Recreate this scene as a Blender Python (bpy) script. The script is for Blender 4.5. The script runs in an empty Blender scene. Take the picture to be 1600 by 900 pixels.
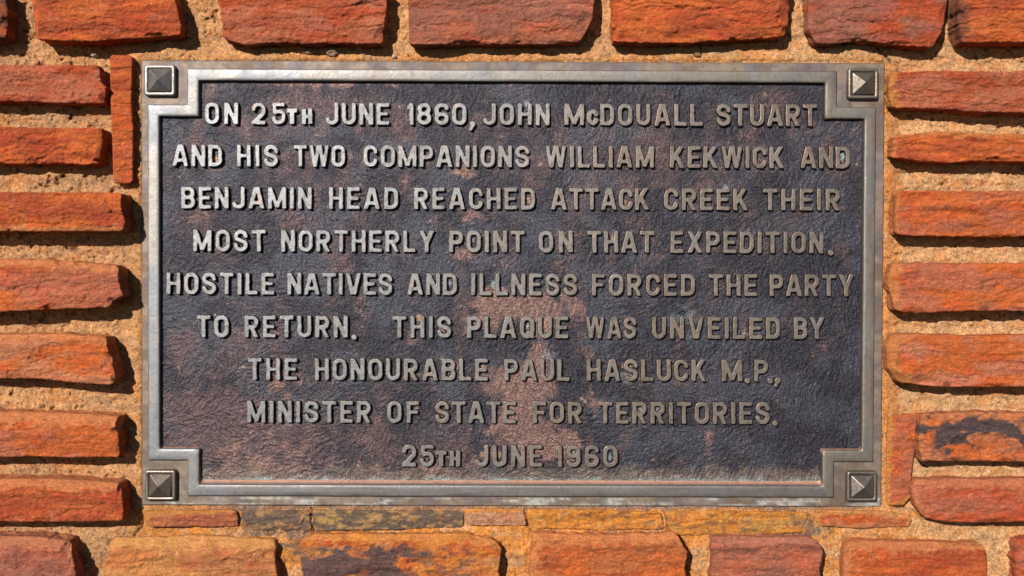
import bpy, math, random
import numpy as np
from mathutils import Vector, Matrix
from mathutils.geometry import tessellate_polygon

# ------------------------------------------------------------------ units
S = 0.0008            # one unit of plan = 0.8 mm
Z = 1625.0            # camera distance from the wall, in plan units
scene = bpy.context.scene
col = scene.collection

# ------------------------------------------------------------------ camera
PITCH, YAW, ROLL = -0.0133, -0.0040, 0.0032
CAM = np.array([-6.1, -Z, 15.1])
def cam_basis(p, y, r):
    cx, sx = math.cos(p), math.sin(p); cy, sy = math.cos(y), math.sin(y); cr, sr = math.cos(r), math.sin(r)
    Rx = np.array([[1,0,0],[0,cx,-sx],[0,sx,cx]]); Rz = np.array([[cy,-sy,0],[sy,cy,0],[0,0,1]])
    B = Rz @ Rx
    r0, f0, u0 = B[:,0], B[:,1], B[:,2]
    return cr*r0+sr*u0, -sr*r0+cr*u0, f0
CR, CU, CF = cam_basis(PITCH, YAW, ROLL)
cd = bpy.data.cameras.new('camera'); cam = bpy.data.objects.new('camera', cd); col.objects.link(cam)
cd.sensor_width = 36.0; cd.lens = 36.0*1625.0/1600.0; cd.clip_start = 0.01; cd.clip_end = 200
M = Matrix(((CR[0],CU[0],-CF[0],CAM[0]*S),(CR[1],CU[1],-CF[1],CAM[1]*S),(CR[2],CU[2],-CF[2],CAM[2]*S),(0,0,0,1)))
cam.matrix_world = M
scene.camera = cam

# ------------------------------------------------------------------ light
SUN = Vector((-0.47, -1.0, 0.47)).normalized()        # towards the sun
world = bpy.data.worlds.new("World"); scene.world = world; world.use_nodes = True
wt = world.node_tree; bg = wt.nodes['Background']
sky = wt.nodes.new('ShaderNodeTexSky'); sky.sky_type = 'NISHITA'; sky.sun_disc = False
sky.sun_elevation = math.asin(SUN.z); sky.sun_rotation = math.atan2(SUN.x, SUN.y)
wt.links.new(sky.outputs[0], bg.inputs[0]); bg.inputs[1].default_value = 0.05
sky.dust_density = 0.0; sky.air_density = 0.6; sky.altitude = 400
sl = bpy.data.lights.new('sun', 'SUN'); sl.energy = 5.0; sl.angle = math.radians(0.5); sl.color = (1.0, 0.95, 0.87)
sun = bpy.data.objects.new('sun', sl); col.objects.link(sun)
sun.rotation_euler = SUN.to_track_quat('Z', 'Y').to_euler(); sun.location = SUN*3
vs = scene.view_settings; vs.view_transform = 'Standard'; vs.look = 'None'; vs.gamma = 1; vs.use_curve_mapping = False
vs.exposure = 0.62

# ------------------------------------------------------------------ plan helpers
def P(px, py, h=0.0):
    """point of the picture plane grid laid on the wall at height h above the mortar (arrays allowed)"""
    px = np.asarray(px, float); py = np.asarray(py, float); h = np.asarray(h, float)
    a = (px-800)/1625.0; b = (450-py)/1625.0
    d = CF[:,None]*np.ones(px.size) + CR[:,None]*a.ravel() + CU[:,None]*b.ravel()
    t = (-np.broadcast_to(h, px.shape).ravel() - CAM[1])/d[1]
    return (CAM[:,None] + d*t).T.reshape(px.shape+(3,))

def _hash(ix, iy, iz, seed):
    h = (ix.astype(np.uint32)*np.uint32(374761393)) ^ (iy.astype(np.uint32)*np.uint32(668265263)) ^ (iz.astype(np.uint32)*np.uint32(2147483647 & 3266489917)) ^ np.uint32((seed*1274126177) & 0xffffffff)
    h = (h ^ (h >> np.uint32(13)))*np.uint32(1274126177); h = (h ^ (h >> np.uint32(16)))*np.uint32(2246822519)
    h = h ^ (h >> np.uint32(13))
    return h.astype(np.float64)/4294967295.0*2-1
def vn(x, y, z=0.0, seed=0):
    x = np.asarray(x, float); y = np.asarray(y, float); z = np.asarray(z, float)+np.zeros_like(x); y = y+np.zeros_like(x)
    xi = np.floor(x); yi = np.floor(y); zi = np.floor(z)
    fx, fy, fz = x-xi, y-yi, z-zi
    fx = fx*fx*(3-2*fx); fy = fy*fy*(3-2*fy); fz = fz*fz*(3-2*fz)
    xi = xi.astype(np.int64); yi = yi.astype(np.int64); zi = zi.astype(np.int64)
    out = 0
    for dz in (0, 1):
        wz = fz if dz else 1-fz
        if dz and not np.any(fz): continue
        for dy in (0, 1):
            wy = fy if dy else 1-fy
            a = _hash(xi, yi+dy, zi+dz, seed); b = _hash(xi+1, yi+dy, zi+dz, seed)
            out = out + wz*wy*(a*(1-fx)+b*fx)
    return out
def fbm(x, y, o=4, seed=0, gain=.5, lac=2.03):
    s = 0; a = 1; t = 0
    x = np.asarray(x, float); y = np.asarray(y, float)
    for i in range(o):
        ca, sa = math.cos(.5+i*1.1), math.sin(.5+i*1.1)
        if i: xx, yy = x*ca-y*sa, x*sa+y*ca
        else: xx, yy = x, y
        s = s + a*vn(xx+i*17.3, yy+i*9.1, 0, seed+i*31); t += a; a *= gain; x = x*lac; y = y*lac
    return s/t*1.6
def sstep(a, b, x):
    t = np.clip((x-a)/(b-a), 0, 1); return t*t*(3-2*t)
def mix(a, b, t): 
    t = np.asarray(t)[..., None]; return np.asarray(a)*(1-t)+np.asarray(b)*t
def C(*v): return np.array(v, float)

def link_mesh(name, V, F, mat, parent=None, colr=None, smooth=True, origin=None):
    """V in plan units (world). one object, origin moved to its own place"""
    V = np.asarray(V, float)*S
    o0 = V.mean(0) if origin is None else np.asarray(origin, float)*S
    me = bpy.data.meshes.new(name)
    if isinstance(F, np.ndarray):
        n = F.shape[1]
        me.vertices.add(len(V)); me.vertices.foreach_set('co', (V-o0).ravel().astype(np.float32))
        me.loops.add(F.size); me.loops.foreach_set('vertex_index', F.ravel().astype(np.int32))
        me.polygons.add(len(F)); me.polygons.foreach_set('loop_start', np.arange(0, F.size, n, dtype=np.int32))
        try: me.polygons.foreach_set('loop_total', np.full(len(F), n, np.int32))
        except Exception: pass
        me.update(calc_edges=True)
    else:
        me.from_pydata([tuple(v) for v in (V-o0)], [], F)
    me.polygons.foreach_set('use_smooth', np.full(len(me.polygons), smooth)) 
    if colr is not None:
        ca = me.color_attributes.new('Col', 'FLOAT_COLOR', 'POINT')
        c4 = np.ones((len(V), 4), np.float32); c4[:, :3] = np.clip(colr, 0.003, .95)*.72
        ca.data.foreach_set('color', c4.ravel())
    me.materials.append(mat); me.update()
    ob = bpy.data.objects.new(name, me); col.objects.link(ob)
    pl = parent.location if parent else Vector((0,0,0))
    if parent: ob.parent = parent
    ob.location = Vector(o0)-pl
    return ob
def empty(name, loc, label, cat):
    o = bpy.data.objects.new(name, None); col.objects.link(o); o.location = Vector(loc)*S
    o['label'] = label; o['category'] = cat; o.empty_display_size = .05
    return o
def gridfaces(nu, nv, keep=None, off=0, flip=False):
    i = np.arange(nu*nv).reshape(nv, nu)
    q = np.stack([i[:-1,:-1], i[:-1,1:], i[1:,1:], i[1:,:-1]], -1)
    if keep is not None: q = q[keep]
    q = q.reshape(-1, 4)
    if flip: q = q[:, ::-1]
    return q+off

# ------------------------------------------------------------------ materials
def newmat(name):
    m = bpy.data.materials.new(name); m.use_nodes = True; nt = m.node_tree
    return m, nt, nt.nodes['Principled BSDF']
def N(nt, typ, **kw):
    n = nt.nodes.new(typ)
    for k, v in kw.items():
        if k in n.inputs.keys() if isinstance(k, str) else False: n.inputs[k].default_value = v
        else: setattr(n, k, v)
    return n
def pos_map(nt, sc):
    g = nt.nodes.new('ShaderNodeNewGeometry'); v = nt.nodes.new('ShaderNodeVectorMath'); v.operation = 'MULTIPLY'
    v.inputs[1].default_value = sc; nt.links.new(g.outputs['Position'], v.inputs[0]); return v.outputs[0]
def noise(nt, vec, scale, detail=4, rough=.55, dist=0):
    n = nt.nodes.new('ShaderNodeTexNoise'); n.inputs['Scale'].default_value = scale; n.inputs['Detail'].default_value = detail
    n.inputs['Roughness'].default_value = rough; n.inputs['Distortion'].default_value = dist
    nt.links.new(vec, n.inputs['Vector']); return n.outputs['Fac']
def rng(nt, fac, a, b, c, d):
    n = nt.nodes.new('ShaderNodeMapRange'); nt.links.new(fac, n.inputs[0])
    for i, v in enumerate((a, b, c, d)): n.inputs[i+1].default_value = v
    return n.outputs[0]
def mul(nt, a, b, op='MULTIPLY'):
    n = nt.nodes.new('ShaderNodeMath'); n.operation = op
    for i, v in enumerate((a, b)):
        if isinstance(v, (int, float)): n.inputs[i].default_value = v
        else: nt.links.new(v, n.inputs[i])
    return n.outputs[0]
def scalecol(nt, c, f):
    n = nt.nodes.new('ShaderNodeVectorMath'); n.operation = 'SCALE'; nt.links.new(c, n.inputs[0]); nt.links.new(f, n.inputs['Scale']); return n.outputs[0]
def mixc(nt, f, a, b):
    n = nt.nodes.new('ShaderNodeMix'); n.data_type = 'RGBA'
    if isinstance(f, (int, float)): n.inputs[0].default_value = f
    else: nt.links.new(f, n.inputs[0])
    for k, v in ((6, a), (7, b)):
        if isinstance(v, tuple): n.inputs[k].default_value = v+(1,)
        else: nt.links.new(v, n.inputs[k])
    return n.outputs[2]
def attr(nt):
    n = nt.nodes.new('ShaderNodeVertexColor'); n.layer_name = 'Col'; return n.outputs['Color']
def bump(nt, bs, h, dist, strength=1.0, prev=None):
    n = nt.nodes.new('ShaderNodeBump'); n.inputs['Distance'].default_value = dist; n.inputs['Strength'].default_value = strength
    nt.links.new(h, n.inputs['Height'])
    if prev is not None: nt.links.new(prev, n.inputs['Normal'])
    nt.links.new(n.outputs[0], bs.inputs['Normal']); return n.outputs[0]

def stone_material():
    m, nt, b = newmat('red_sandstone')
    v = pos_map(nt, (1, 1, 1)); vs_ = pos_map(nt, (.5, 1, 1.6))
    fine = noise(nt, v, 900, 3, .65); streak = noise(nt, vs_, 230, 5, .6, .6); med = noise(nt, v, 160, 4, .6)
    f = mul(nt, rng(nt, fine, .3, .7, .66, 1.28), rng(nt, streak, .3, .7, .68, 1.25))
    c = scalecol(nt, attr(nt), f)
    warm = rng(nt, med, .42, .7, 0, .35)
    c = mixc(nt, warm, c, scalecol(nt, c, rng(nt, fine, .3, .7, 1.15, 1.4)))
    # pale and dark mineral grains
    vo = nt.nodes.new('ShaderNodeTexVoronoi'); vo.inputs['Scale'].default_value = 1000; nt.links.new(v, vo.inputs['Vector'])
    sp = nt.nodes.new('ShaderNodeSeparateColor'); nt.links.new(vo.outputs['Color'], sp.inputs[0])
    c = mixc(nt, rng(nt, sp.outputs[0], .95, .98, 0, .28), c, (.50, .29, .19))
    c = mixc(nt, rng(nt, sp.outputs[1], .93, .97, 0, .45), c, (.07, .022, .013))
    nt.links.new(c, b.inputs['Base Color']); b.inputs['Roughness'].default_value = .88; b.inputs['Specular IOR Level'].default_value = .25
    p = bump(nt, b, streak, .0013, .8); p = bump(nt, b, med, .0010, .6, p); p = bump(nt, b, noise(nt, v, 480, 4, .65), .0028, 1.0, p); bump(nt, b, fine, .0009, 1.0, p)
    return m
def mortar_material():
    m, nt, b = newmat('sandy_mortar')
    v = pos_map(nt, (1, 1, 1))
    vo = nt.nodes.new('ShaderNodeTexVoronoi'); vo.inputs['Scale'].default_value = 780; nt.links.new(v, vo.inputs['Vector'])
    sp = nt.nodes.new('ShaderNodeSeparateColor'); nt.links.new(vo.outputs['Color'], sp.inputs[0])
    fine = noise(nt, v, 420, 4, .7); med = noise(nt, v, 90, 4, .6)
    f = mul(nt, rng(nt, sp.outputs[0], 0, 1, .72, 1.22), rng(nt, fine, .3, .7, .72, 1.22))
    c = scalecol(nt, attr(nt), f)
    c = mixc(nt, rng(nt, sp.outputs[1], .93, .96, 0, .45), c, (.50, .40, .29))
    c = mixc(nt, rng(nt, sp.outputs[2], .90, .95, 0, .75), c, (.09, .045, .022))
    c = mixc(nt, rng(nt, sp.outputs[1], .10, .03, 0, .6), c, (.42, .14, .04))
    nt.links.new(c, b.inputs['Base Color']); b.inputs['Roughness'].default_value = .93; b.inputs['Specular IOR Level'].default_value = .2
    p = bump(nt, b, vo.outputs['Distance'], .0009, .7); p = bump(nt, b, fine, .0016, .8, p); bump(nt, b, med, .002, .5, p)
    return m
def field_material():
    m, nt, b = newmat('dark_bronze_patina')
    v = pos_map(nt, (1, 1, 1)); fine = noise(nt, v, 700, 3, .6); med = noise(nt, v, 60, 4, .6)
    c = scalecol(nt, attr(nt), rng(nt, fine, .3, .7, .6, 1.4))
    nt.links.new(c, b.inputs['Base Color']); b.inputs['Metallic'].default_value = .55
    nt.links.new(rng(nt, med, .3, .7, .31, .43), b.inputs['Roughness']); b.inputs['Specular IOR Level'].default_value = .35
    p = bump(nt, b, noise(nt, v, 330, 3, .6, .8), .0016, .7); bump(nt, b, fine, .0010, .8, p)
    return m
def bronze_material(name, metallic, r0, r1, tarn=0.0):
    m, nt, b = newmat(name)
    v = pos_map(nt, (1, 1, 1)); fine = noise(nt, v, 500, 4, .65); med = noise(nt, v, 45, 5, .6); big = noise(nt, pos_map(nt, (1, 1, .6)), 14, 4, .6)
    c = scalecol(nt, attr(nt), rng(nt, fine, .3, .7, .82, 1.15))
    c = mixc(nt, rng(nt, med, .55, .72, 0, .35), c, scalecol(nt, attr(nt), rng(nt, fine, .3, .7, .5, .75)))
    c = mixc(nt, rng(nt, big, .48, .7, 0, .22), c, (.19, .21, .245))
    if tarn:
        c = mixc(nt, rng(nt, noise(nt, v, 150, 5, .7), .5, .68, 0, tarn), c, (.045, .032, .028))
        c = mixc(nt, rng(nt, noise(nt, v, 95, 4, .7, .5), .60, .70, 0, tarn*.8), c, (.30, .17, .11))
    nt.links.new(c, b.inputs['Base Color']); b.inputs['Metallic'].default_value = metallic
    nt.links.new(rng(nt, med, .3, .7, r0, r1), b.inputs['Roughness'])
    p = bump(nt, b, fine, .00035, .7); p = bump(nt, b, noise(nt, v, 170, 3, .5), .0005, .4, p); bump(nt, b, med, .0008, .35, p)
    return m
M_STONE = stone_material(); M_MORTAR = mortar_material(); M_FIELD = field_material()
M_BAND = bronze_material('worn_bronze_moulding', .6, .42, .6, .30)
M_PLATE = bronze_material('weathered_bronze_plate', .35, .5, .7, .45)
M_LET = bronze_material('worn_bronze_lettering', .6, .40, .56, .62)
M_STUD = bronze_material('dark_bronze_stud', .8, .34, .5, .4)

# ------------------------------------------------------------------ colours (linear albedo)
RED = C(.45,.082,.024); ORANGE = C(.59,.128,.026); PURPLE = C(.34,.115,.072); PALE = C(.58,.27,.15); ROSE = C(.48,.135,.066)
YELL = C(.70,.25,.035); DARK = C(.045,.040,.046); SAND = C(.64,.315,.13); GREY = C(.44,.25,.13); BROWN = C(.24,.085,.045)

# ------------------------------------------------------------------ the wall: stones
wall = empty('stone_wall', (0, 0, -420), 'rough coursed red sandstone wall with sandy mortar joints behind the bronze plaque', 'wall')

def chain(pts, n):
    pts = np.array(pts, float); d = np.r_[0, np.cumsum(np.hypot(*np.diff(pts, axis=0).T))]
    t = np.linspace(0, d[-1], n); return np.stack([np.interp(t, d, pts[:,0]), np.interp(t, d, pts[:,1])], -1)

def stone(seed, T, B, L=(), R=(), D=30, bev=((3,1.5),(3,1.5),(3,1.5),(3,1.5)), c=(RED, ORANGE), chips=8, step=1.6, stain=None,
          label=None, edge=None, rough=None, chipat=(), band=1.0, base=-14, tilt=(0,-2.6), name='stone', cracks=2):
    rs = random.Random(seed)
    if rough is None: rough = rs.choice((.55, .8, 1.0, 1.25))
    Lc = [T[0]]+list(L)+[B[0]]; Rc = [T[-1]]+list(R)+[B[-1]]
    W = max(T[-1][0]-T[0][0], B[-1][0]-B[0][0]); H = max(B[0][1]-T[0][1], B[-1][1]-T[-1][1])
    nu = max(8, int(W/step)); nv = max(6, int(H/step))
    t, b, l, r = chain(T, nu), chain(B, nu), chain(Lc, nv), chain(Rc, nv)
    # ragged outline
    k = .85*rough
    def rag(c_, ax, sd):
        s = np.arange(len(c_))*step
        w = fbm(s/22., np.full(len(s), sd*3.3), 4, seed)*k*1.3 + fbm(s/5., np.full(len(s), sd*1.7), 3, seed+5)*k*.55
        fade = np.minimum(1, np.minimum(np.arange(len(c_)), np.arange(len(c_))[::-1])/4.)
        c_[:, ax] += w*fade
    rag(t, 1, 1); rag(b, 1, 2); rag(l, 0, 3); rag(r, 0, 4)
    u = np.linspace(0, 1, nu)[None, :, None]; v = np.linspace(0, 1, nv)[:, None, None]
    G = (1-v)*t[None]+v*b[None]+(1-u)*l[:, None]+u*r[:, None]-((1-u)*(1-v)*t[0]+u*(1-v)*t[-1]+(1-u)*v*b[0]+u*v*b[-1])
    # rounded plan corners
    U = u[..., 0]*2-1+np.zeros((nv, nu)); V_ = v[..., 0]*2-1+np.zeros((nv, nu))
    X, Y = G[..., 0], G[..., 1]
    du0 = (U+1)/2*W; du1 = (1-U)/2*W; dv0 = (V_+1)/2*H; dv1 = (1-V_)/2*H
    rc = min(7, H*.2)
    for (a, bb, sx, sy) in ((du0, dv0, 1, 1), (du1, dv0, -1, 1), (du0, dv1, 1, -1), (du1, dv1, -1, -1)):
        w = np.clip(1-np.minimum(np.maximum(a, bb)/rc, 1), 0, 1)**2
        X = X+sx*w*rc*.20; Y = Y+sy*w*rc*.20
    wx = X+fbm(X/30, Y/30, 3, seed+3)*5; wy = Y+fbm(X/30, Y/30, 3, seed+4)*5
    h = D+tilt[0]*U+tilt[1]*(V_+.6) + fbm(wx/90., wy/50., 3, seed+7)*2.6*rough + fbm(wx/24., wy/14., 4, seed+8)*1.25*rough
    for i in range(4):                                                           # split planes
        an = rs.uniform(0, 6.28); ca_, sa_ = math.cos(an), math.sin(an)
        ext = abs(ca_)*W/2+abs(sa_)*H/2; cx_, cy_ = X.mean(), Y.mean()
        sl_ = rs.uniform(2, 6)/(ext*.7)
        dd_ = (X-cx_)*ca_+(Y-cy_)*sa_-ext*rs.uniform(.1, .65)
        h = np.minimum(h, D+.8-sl_*dd_+fbm(X/22., Y/14., 4, seed+60+i)*1.0)
    h += fbm(X/60., wy/3.4, 3, seed+9)*.55*band + fbm(X/4.6, Y/3.4, 3, seed+11)*.95
    tq = fbm(X/110., wy/17., 4, seed+65)*2.6+9; fr_ = tq-np.floor(tq)
    h += (np.floor(tq)-9+sstep(.0, .22, fr_))*rs.uniform(.5, 1.9)
    h -= 2.6*rough*np.clip(fbm(wx/38., wy/17., 4, seed+21)-.18, 0, 1)**.6           # shallow spalls with a crisp rim
    nz = 1+.45*fbm(X/18., Y/18., 3, seed+13)
    for d, (w, dr), ax in ((dv0, bev[0], X), (du1, bev[1], Y), (dv1, bev[2], X), (du0, bev[3], Y)):
        ww = w*(1+.35*fbm(ax/25., np.full(ax.shape, 5.), 3, seed+17)); h = np.minimum(h, D+.6-dr*(1-d/np.maximum(ww, .5))+fbm(X/20., Y/12., 4, seed+18)*(.9 if dr > 3.5 else .3)+(99 if dr < 2 else 0))
    dm = np.minimum(np.minimum(du0, du1), np.minimum(dv0, dv1)); rr = 1.5*nz
    q = np.clip(1-dm/rr, 0, 1); h -= rr*(1-np.sqrt(np.clip(1-q*q, 0, 1)))
    # broken chips along the edges
    ch = []
    for i in range(chips):
        s = rs.choice('bbbrrlt'); p = rs.random()
        a = {'b': (X[-1, int(p*(nu-1))], Y[-1, int(p*(nu-1))]), 't': (X[0, int(p*(nu-1))], Y[0, int(p*(nu-1))]),
             'l': (X[int(p*(nv-1)), 0], Y[int(p*(nv-1)), 0]), 'r': (X[int(p*(nv-1)), -1], Y[int(p*(nv-1)), -1])}[s]
        ch.append((a[0], a[1], rs.uniform(10, 38)if s in 'bt' else rs.uniform(7, 18), rs.uniform(5, 13) if s in 'bt' else rs.uniform(7, 20), rs.uniform(5, 14)*min(1, D/25)))
    for (cx, cy, rx, ry, dp) in ch+list(chipat):
        e = np.hypot((X-cx)/rx, (Y-cy)/ry)*(1+.35*fbm(X/14., Y/14., 3, int(cx+cy)+seed))
        pl = D - dp*(1-e)*1.0 - .8+fbm(X/9., Y/6., 3, seed+19)*1.0
        h = np.where(e < 1, np.minimum(h, pl), h)
    for i in range(cracks):
        x0 = rs.uniform(X.min(), X.max()); y0 = rs.uniform(Y.min()+H*.15, Y.max()-H*.15); ln = rs.uniform(20, 70); sl_ = rs.uniform(-.25, .25)
        yy = y0+(X-x0)*sl_+fbm(X/14., np.full(X.shape, i*3.), 4, seed+40+i)*4
        m = (1-sstep(.3, 1.7, np.abs(Y-yy)))*(1-sstep(ln*.6, ln, np.abs(X-x0))); h -= m*2.2
    PW = P(X, Y, h)
    # ---- colour
    tone = sstep(-.45, .45, fbm(wx/60., wy/22., 4, seed+23)); cc = mix(c[0], c[1], tone)
    lay = fbm(X/140., wy/6.5, 3, seed+25); cc = cc*(1+.16*lay[..., None])
    cc = mix(cc, cc*C(1.12, .80, .80), sstep(.15, .6, fbm(X/33., Y/18., 3, seed+27))*.6)
    cc = mix(cc, PALE, sstep(.45, .95, fbm(X/20., Y/9., 4, seed+29))*.22)
    if edge is not None:  # edge tint: partly own orange, partly sunlight painted onto the top bevels
        ed, ew, es = edge
        dd = {'l': du0, 'r': du1, 't': dv0, 'b': dv1}
        for s in es:
            cc = mix(cc, ed, (1-sstep(ew*.75, ew*1.2, dd[s]*(1+.5*fbm(X/9., Y/9., 3, seed+33))))*.85)
    if stain is not None: cc = stain(X, Y, cc, seed)
    # ---- skirt down into the wall
    per = np.concatenate([np.stack([X[0], Y[0]], -1), np.stack([X[1:, -1], Y[1:, -1]], -1), np.stack([X[-1, -2::-1], Y[-1, -2::-1]], -1), np.stack([X[-2:0:-1, 0], Y[-2:0:-1, 0]], -1)])
    idx = np.arange(nu*nv).reshape(nv, nu)
    pi = np.concatenate([idx[0], idx[1:, -1], idx[-1, -2::-1], idx[-2:0:-1, 0]])
    PB = PW.reshape(-1, 3)[pi]; CB = cc.reshape(-1, 3)[pi]; n = len(pi)
    nx = np.roll(PB, -1, 0)-np.roll(PB, 1, 0); nrm = np.stack([-nx[:,2], nx[:,0]], -1); nrm /= np.maximum(np.linalg.norm(nrm, axis=1), 1e-6)[:,None]
    # smooth the outward normals
    for _ in range(6): nrm = (np.roll(nrm, 1, 0)+nrm+np.roll(nrm, -1, 0))/3
    cen = PB[:, [0, 2]].mean(0)
    if np.sum((PB[:, [0, 2]]-cen)*nrm) < 0: nrm = -nrm
    VV = [PW.reshape(-1, 3)]; CC = [cc.reshape(-1, 3)]
    rings = max(4, int(D/3.2)); s = np.arange(n)*step
    top = -PB[:, 1]
    for k_ in range(1, rings+1):
        f = k_/rings; hh = top*(1-f)+base*f
        out = (fbm(s/16.+seed, np.full(n, f*D/9.), 4, seed+51)*2.4*rough + fbm(s/5., np.full(n, f*D/4.), 3, seed+53)*.8)*min(1, f*3) - 1.2*f
        q_ = PB.copy(); q_[:,0] += nrm[:,0]*out; q_[:,2] += nrm[:,1]*out; q_[:,1] = -hh
        VV.append(q_); c_ = CB*(1+.22*fbm(s/22., np.full(n, hh.mean()/3.), 3, seed+55)[:,None])
        if edge is None: c_ = mix(c_, SAND, np.full(n, .25)*sstep(.2, 1, f))
        CC.append(c_)
    F = [gridfaces(nu, nv)]
    prev = pi
    for k_ in range(rings):
        cur = nu*nv+k_*n+np.arange(n)
        F.append(np.stack([prev, np.roll(prev, -1), np.roll(cur, -1), cur], -1)[:, ::-1]); prev = cur
    F = np.concatenate(F)
    ob = link_mesh(name, np.concatenate(VV), F[:, ::-1], M_STONE, wall, np.concatenate(CC))
    if label: ob['label'] = label
    return ob

# stains -----------------------------------------------------------
def st_black_left(X, Y, cc, sd):      # burnt left half of a bottom stone, orange lichen on the right
    n = fbm(X/40., Y/18., 5, sd+71)
    cc = mix(cc, YELL, sstep(-.1, .5, fbm(X/22., Y/12., 4, sd+72))*.6)
    m = sstep(.0, .22, n*.6+.75-np.abs(X-540)/125.)*sstep(852, 856, Y+9*fbm(X/14., Y*0, 3, sd))
    m2 = sstep(-.05, .35, fbm(X/9., Y/6., 4, sd+73))*.65*sstep(850, 862, Y)*(1-sstep(730, 765, X))
    return mix(cc, DARK*1.5, np.maximum(m, m2)*.88)
def st_black_arc(X, Y, cc, sd):
    yy = 668+((X-1520)/55.)**2*8
    arc = 676+((X-1535)/50.)**2*16
    m = sstep(-.1, .15, fbm(X/18., Y/8., 4, sd+74)*.45+.75-np.abs(Y-(arc-15))/15.)*sstep(1450, 1465, X)
    m = np.maximum(m, sstep(.1, .5, fbm(X/9., Y/5., 4, sd+80))*.5)
    m2 = sstep(.0, .2, fbm(X/20., Y/12., 4, sd+75)*.6+1.0-np.hypot((X-1482)/42., (Y-680)/23.))
    return mix(cc, DARK*1.2, np.maximum(m, m2)*.93)
def st_lichen(X, Y, cc, sd):
    n = fbm(X/16., Y/9., 5, sd+76); cc = mix(cc, YELL, sstep(-.35, .25, n)*.75)
    cc = mix(cc, C(.70, .46, .18), sstep(.35, .7, fbm(X/9., Y/6., 4, sd+77))*.4)
    return mix(cc, C(.15, .10, .08), sstep(.25, .6, fbm(X/10., Y/5., 4, sd+78))*.5)
def st_grime(X, Y, cc, sd):
    n = fbm(X/20., Y/9., 5, sd+76)
    cc = mix(cc, C(.42, .24, .09), sstep(-.5, .3, n)*.6)
    return mix(cc, C(.075, .066, .07), sstep(-.45, .05, fbm(X/14., Y/6., 4, sd+78))*.75)
def st_dark(X, Y, cc, sd):
    return mix(cc, BROWN*.5, sstep(-.3, .3, fbm(X/14., Y/10., 4, sd+78))*.7)
def st_left_dark(X, Y, cc, sd):
    return mix(cc, C(.10, .05, .035), (1-sstep(1503, 1520, X+6*fbm(X/9., Y/9., 3, sd)))*.7)
def st_orangebase(X, Y, cc, sd):
    return mix(cc, C(.62, .24, .06), sstep(-.2, .4, fbm(X/35., Y/12., 4, sd+79))*.55)

stone_list = []
def ST(*a, **k): stone_list.append((a, k))
b4 = lambda t=3, r=3, b=3, l=3, td=1.5, rd=1.5, bd=1.5, ld=1.5: ((t, td), (r, rd), (b, bd), (l, ld))
# top course
ST(101, [(-130,-22),(6,-20)], [(-128,64),(10,63)], R=[(14,20)], D=34, c=(BROWN, RED), stain=st_dark)
ST(102, [(47,-26),(268,-24)], [(57,62),(130,65),(283,55)], L=[(51,0),(55,40)], R=[(275,5),(284,42)], D=36, bev=b4(l=5, ld=5, r=3), c=(RED, ORANGE), edge=(ORANGE, 5, 'l'))
ST(103, [(338,-24),(603,-26)], [(350,62),(384,70),(432,66),(480,68),(598,68)], L=[(343,10)], R=[(604,20),(599,52)], D=33, c=(RED, ROSE),
   chipat=[(385,62,34,10,9),(420,40,14,12,4),(455,66,70,9,8),(355,50,12,12,9),(565,58,30,5,4)])
ST(104, [(636,-25),(929,-24)], [(640,70),(760,69),(850,69),(906,66)], R=[(928,0),(926,28),(915,50)], D=31, c=(ROSE, PURPLE), chipat=[(915,40,16,26,9),(800,70,40,5,4)])
ST(105, [(956,-26),(1236,-24)], [(957,64),(1010,67),(1090,66),(1225,57)], R=[(1233,10),(1230,40)], D=31, c=(ORANGE, RED),
   chipat=[(1000,33,20,7,6),(1050,60,42,13,8),(1115,46,40,12,6),(975,60,22,12,8),(1180,62,70,9,8)])
ST(106, [(1262,-26),(1483,-25)], [(1274,69),(1350,64),(1400,70),(1457,75)], L=[(1262,46)], R=[(1478,10),(1471,50)], D=29, bev=b4(l=22, ld=7, b=6), c=(PURPLE, RED),
   chipat=[(1290,10,50,60,6),(1420,5,60,14,6)])
ST(107, [(1499,-24),(1720,-25)], [(1503,66),(1725,67)], L=[(1497,30)], D=38, c=(ORANGE, RED), stain=st_left_dark, band=2)
# left courses
ST(111, [(-150,101),(154,102)], [(-150,158),(60,159),(163,163)], R=[(156,112),(158,128),(165,136)], D=30, c=(ROSE, RED), bev=b4(t=3, r=3), chipat=[(150,104,26,8,4),(117,150,5,14,4),(100,140,26,5,3)])
ST(112, [(-150,198),(162,200)], [(-150,254),(80,256),(155,256)], R=[(161,225)], D=32, c=(RED, ORANGE), bev=b4(r=12, rd=8), edge=(ORANGE, 8, 'r'))
ST(113, [(172,86),(207,87)], [(177,287),(207,286)], L=[(172,130),(175,200)], R=[(206,150),(208,220)], D=17, c=(ORANGE, RED), bev=b4(2,2,3,3), chips=2, label='narrow upright sandstone piece')
ST(114, [(-150,299),(190,301)], [(-150,360),(60,362),(193,361)], R=[(191,330),(195,348)], D=44, c=(RED, ORANGE), bev=b4(t=3, r=2, b=10, bd=4), edge=(C(.55,.2,.07), 7, 'b'))
ST(115, [(-150,405),(60,405),(150,412),(184,415)], [(-150,490),(20,486),(100,482),(170,481)], R=[(186,440),(193,462),(176,470)], D=45, c=(ROSE, ORANGE), bev=b4(t=13, td=8, r=2), edge=(C(.64,.215,.075), 12, 't'),
   chipat=[(182,482,18,9,9),(55,462,30,7,3)])
ST(116, [(-150,522),(100,522),(166,525)], [(-150,588),(60,592),(130,599),(178,601)], R=[(167,540),(176,560),(180,585)], D=42, c=(C(.54,.19,.085), ORANGE), bev=b4(t=14, td=7, r=3, b=8, bd=4), edge=(C(.64,.215,.075), 11, 't'),
   chipat=[(168,528,20,20,12),(120,540,45,14,4),(165,596,30,4,5)])
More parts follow.
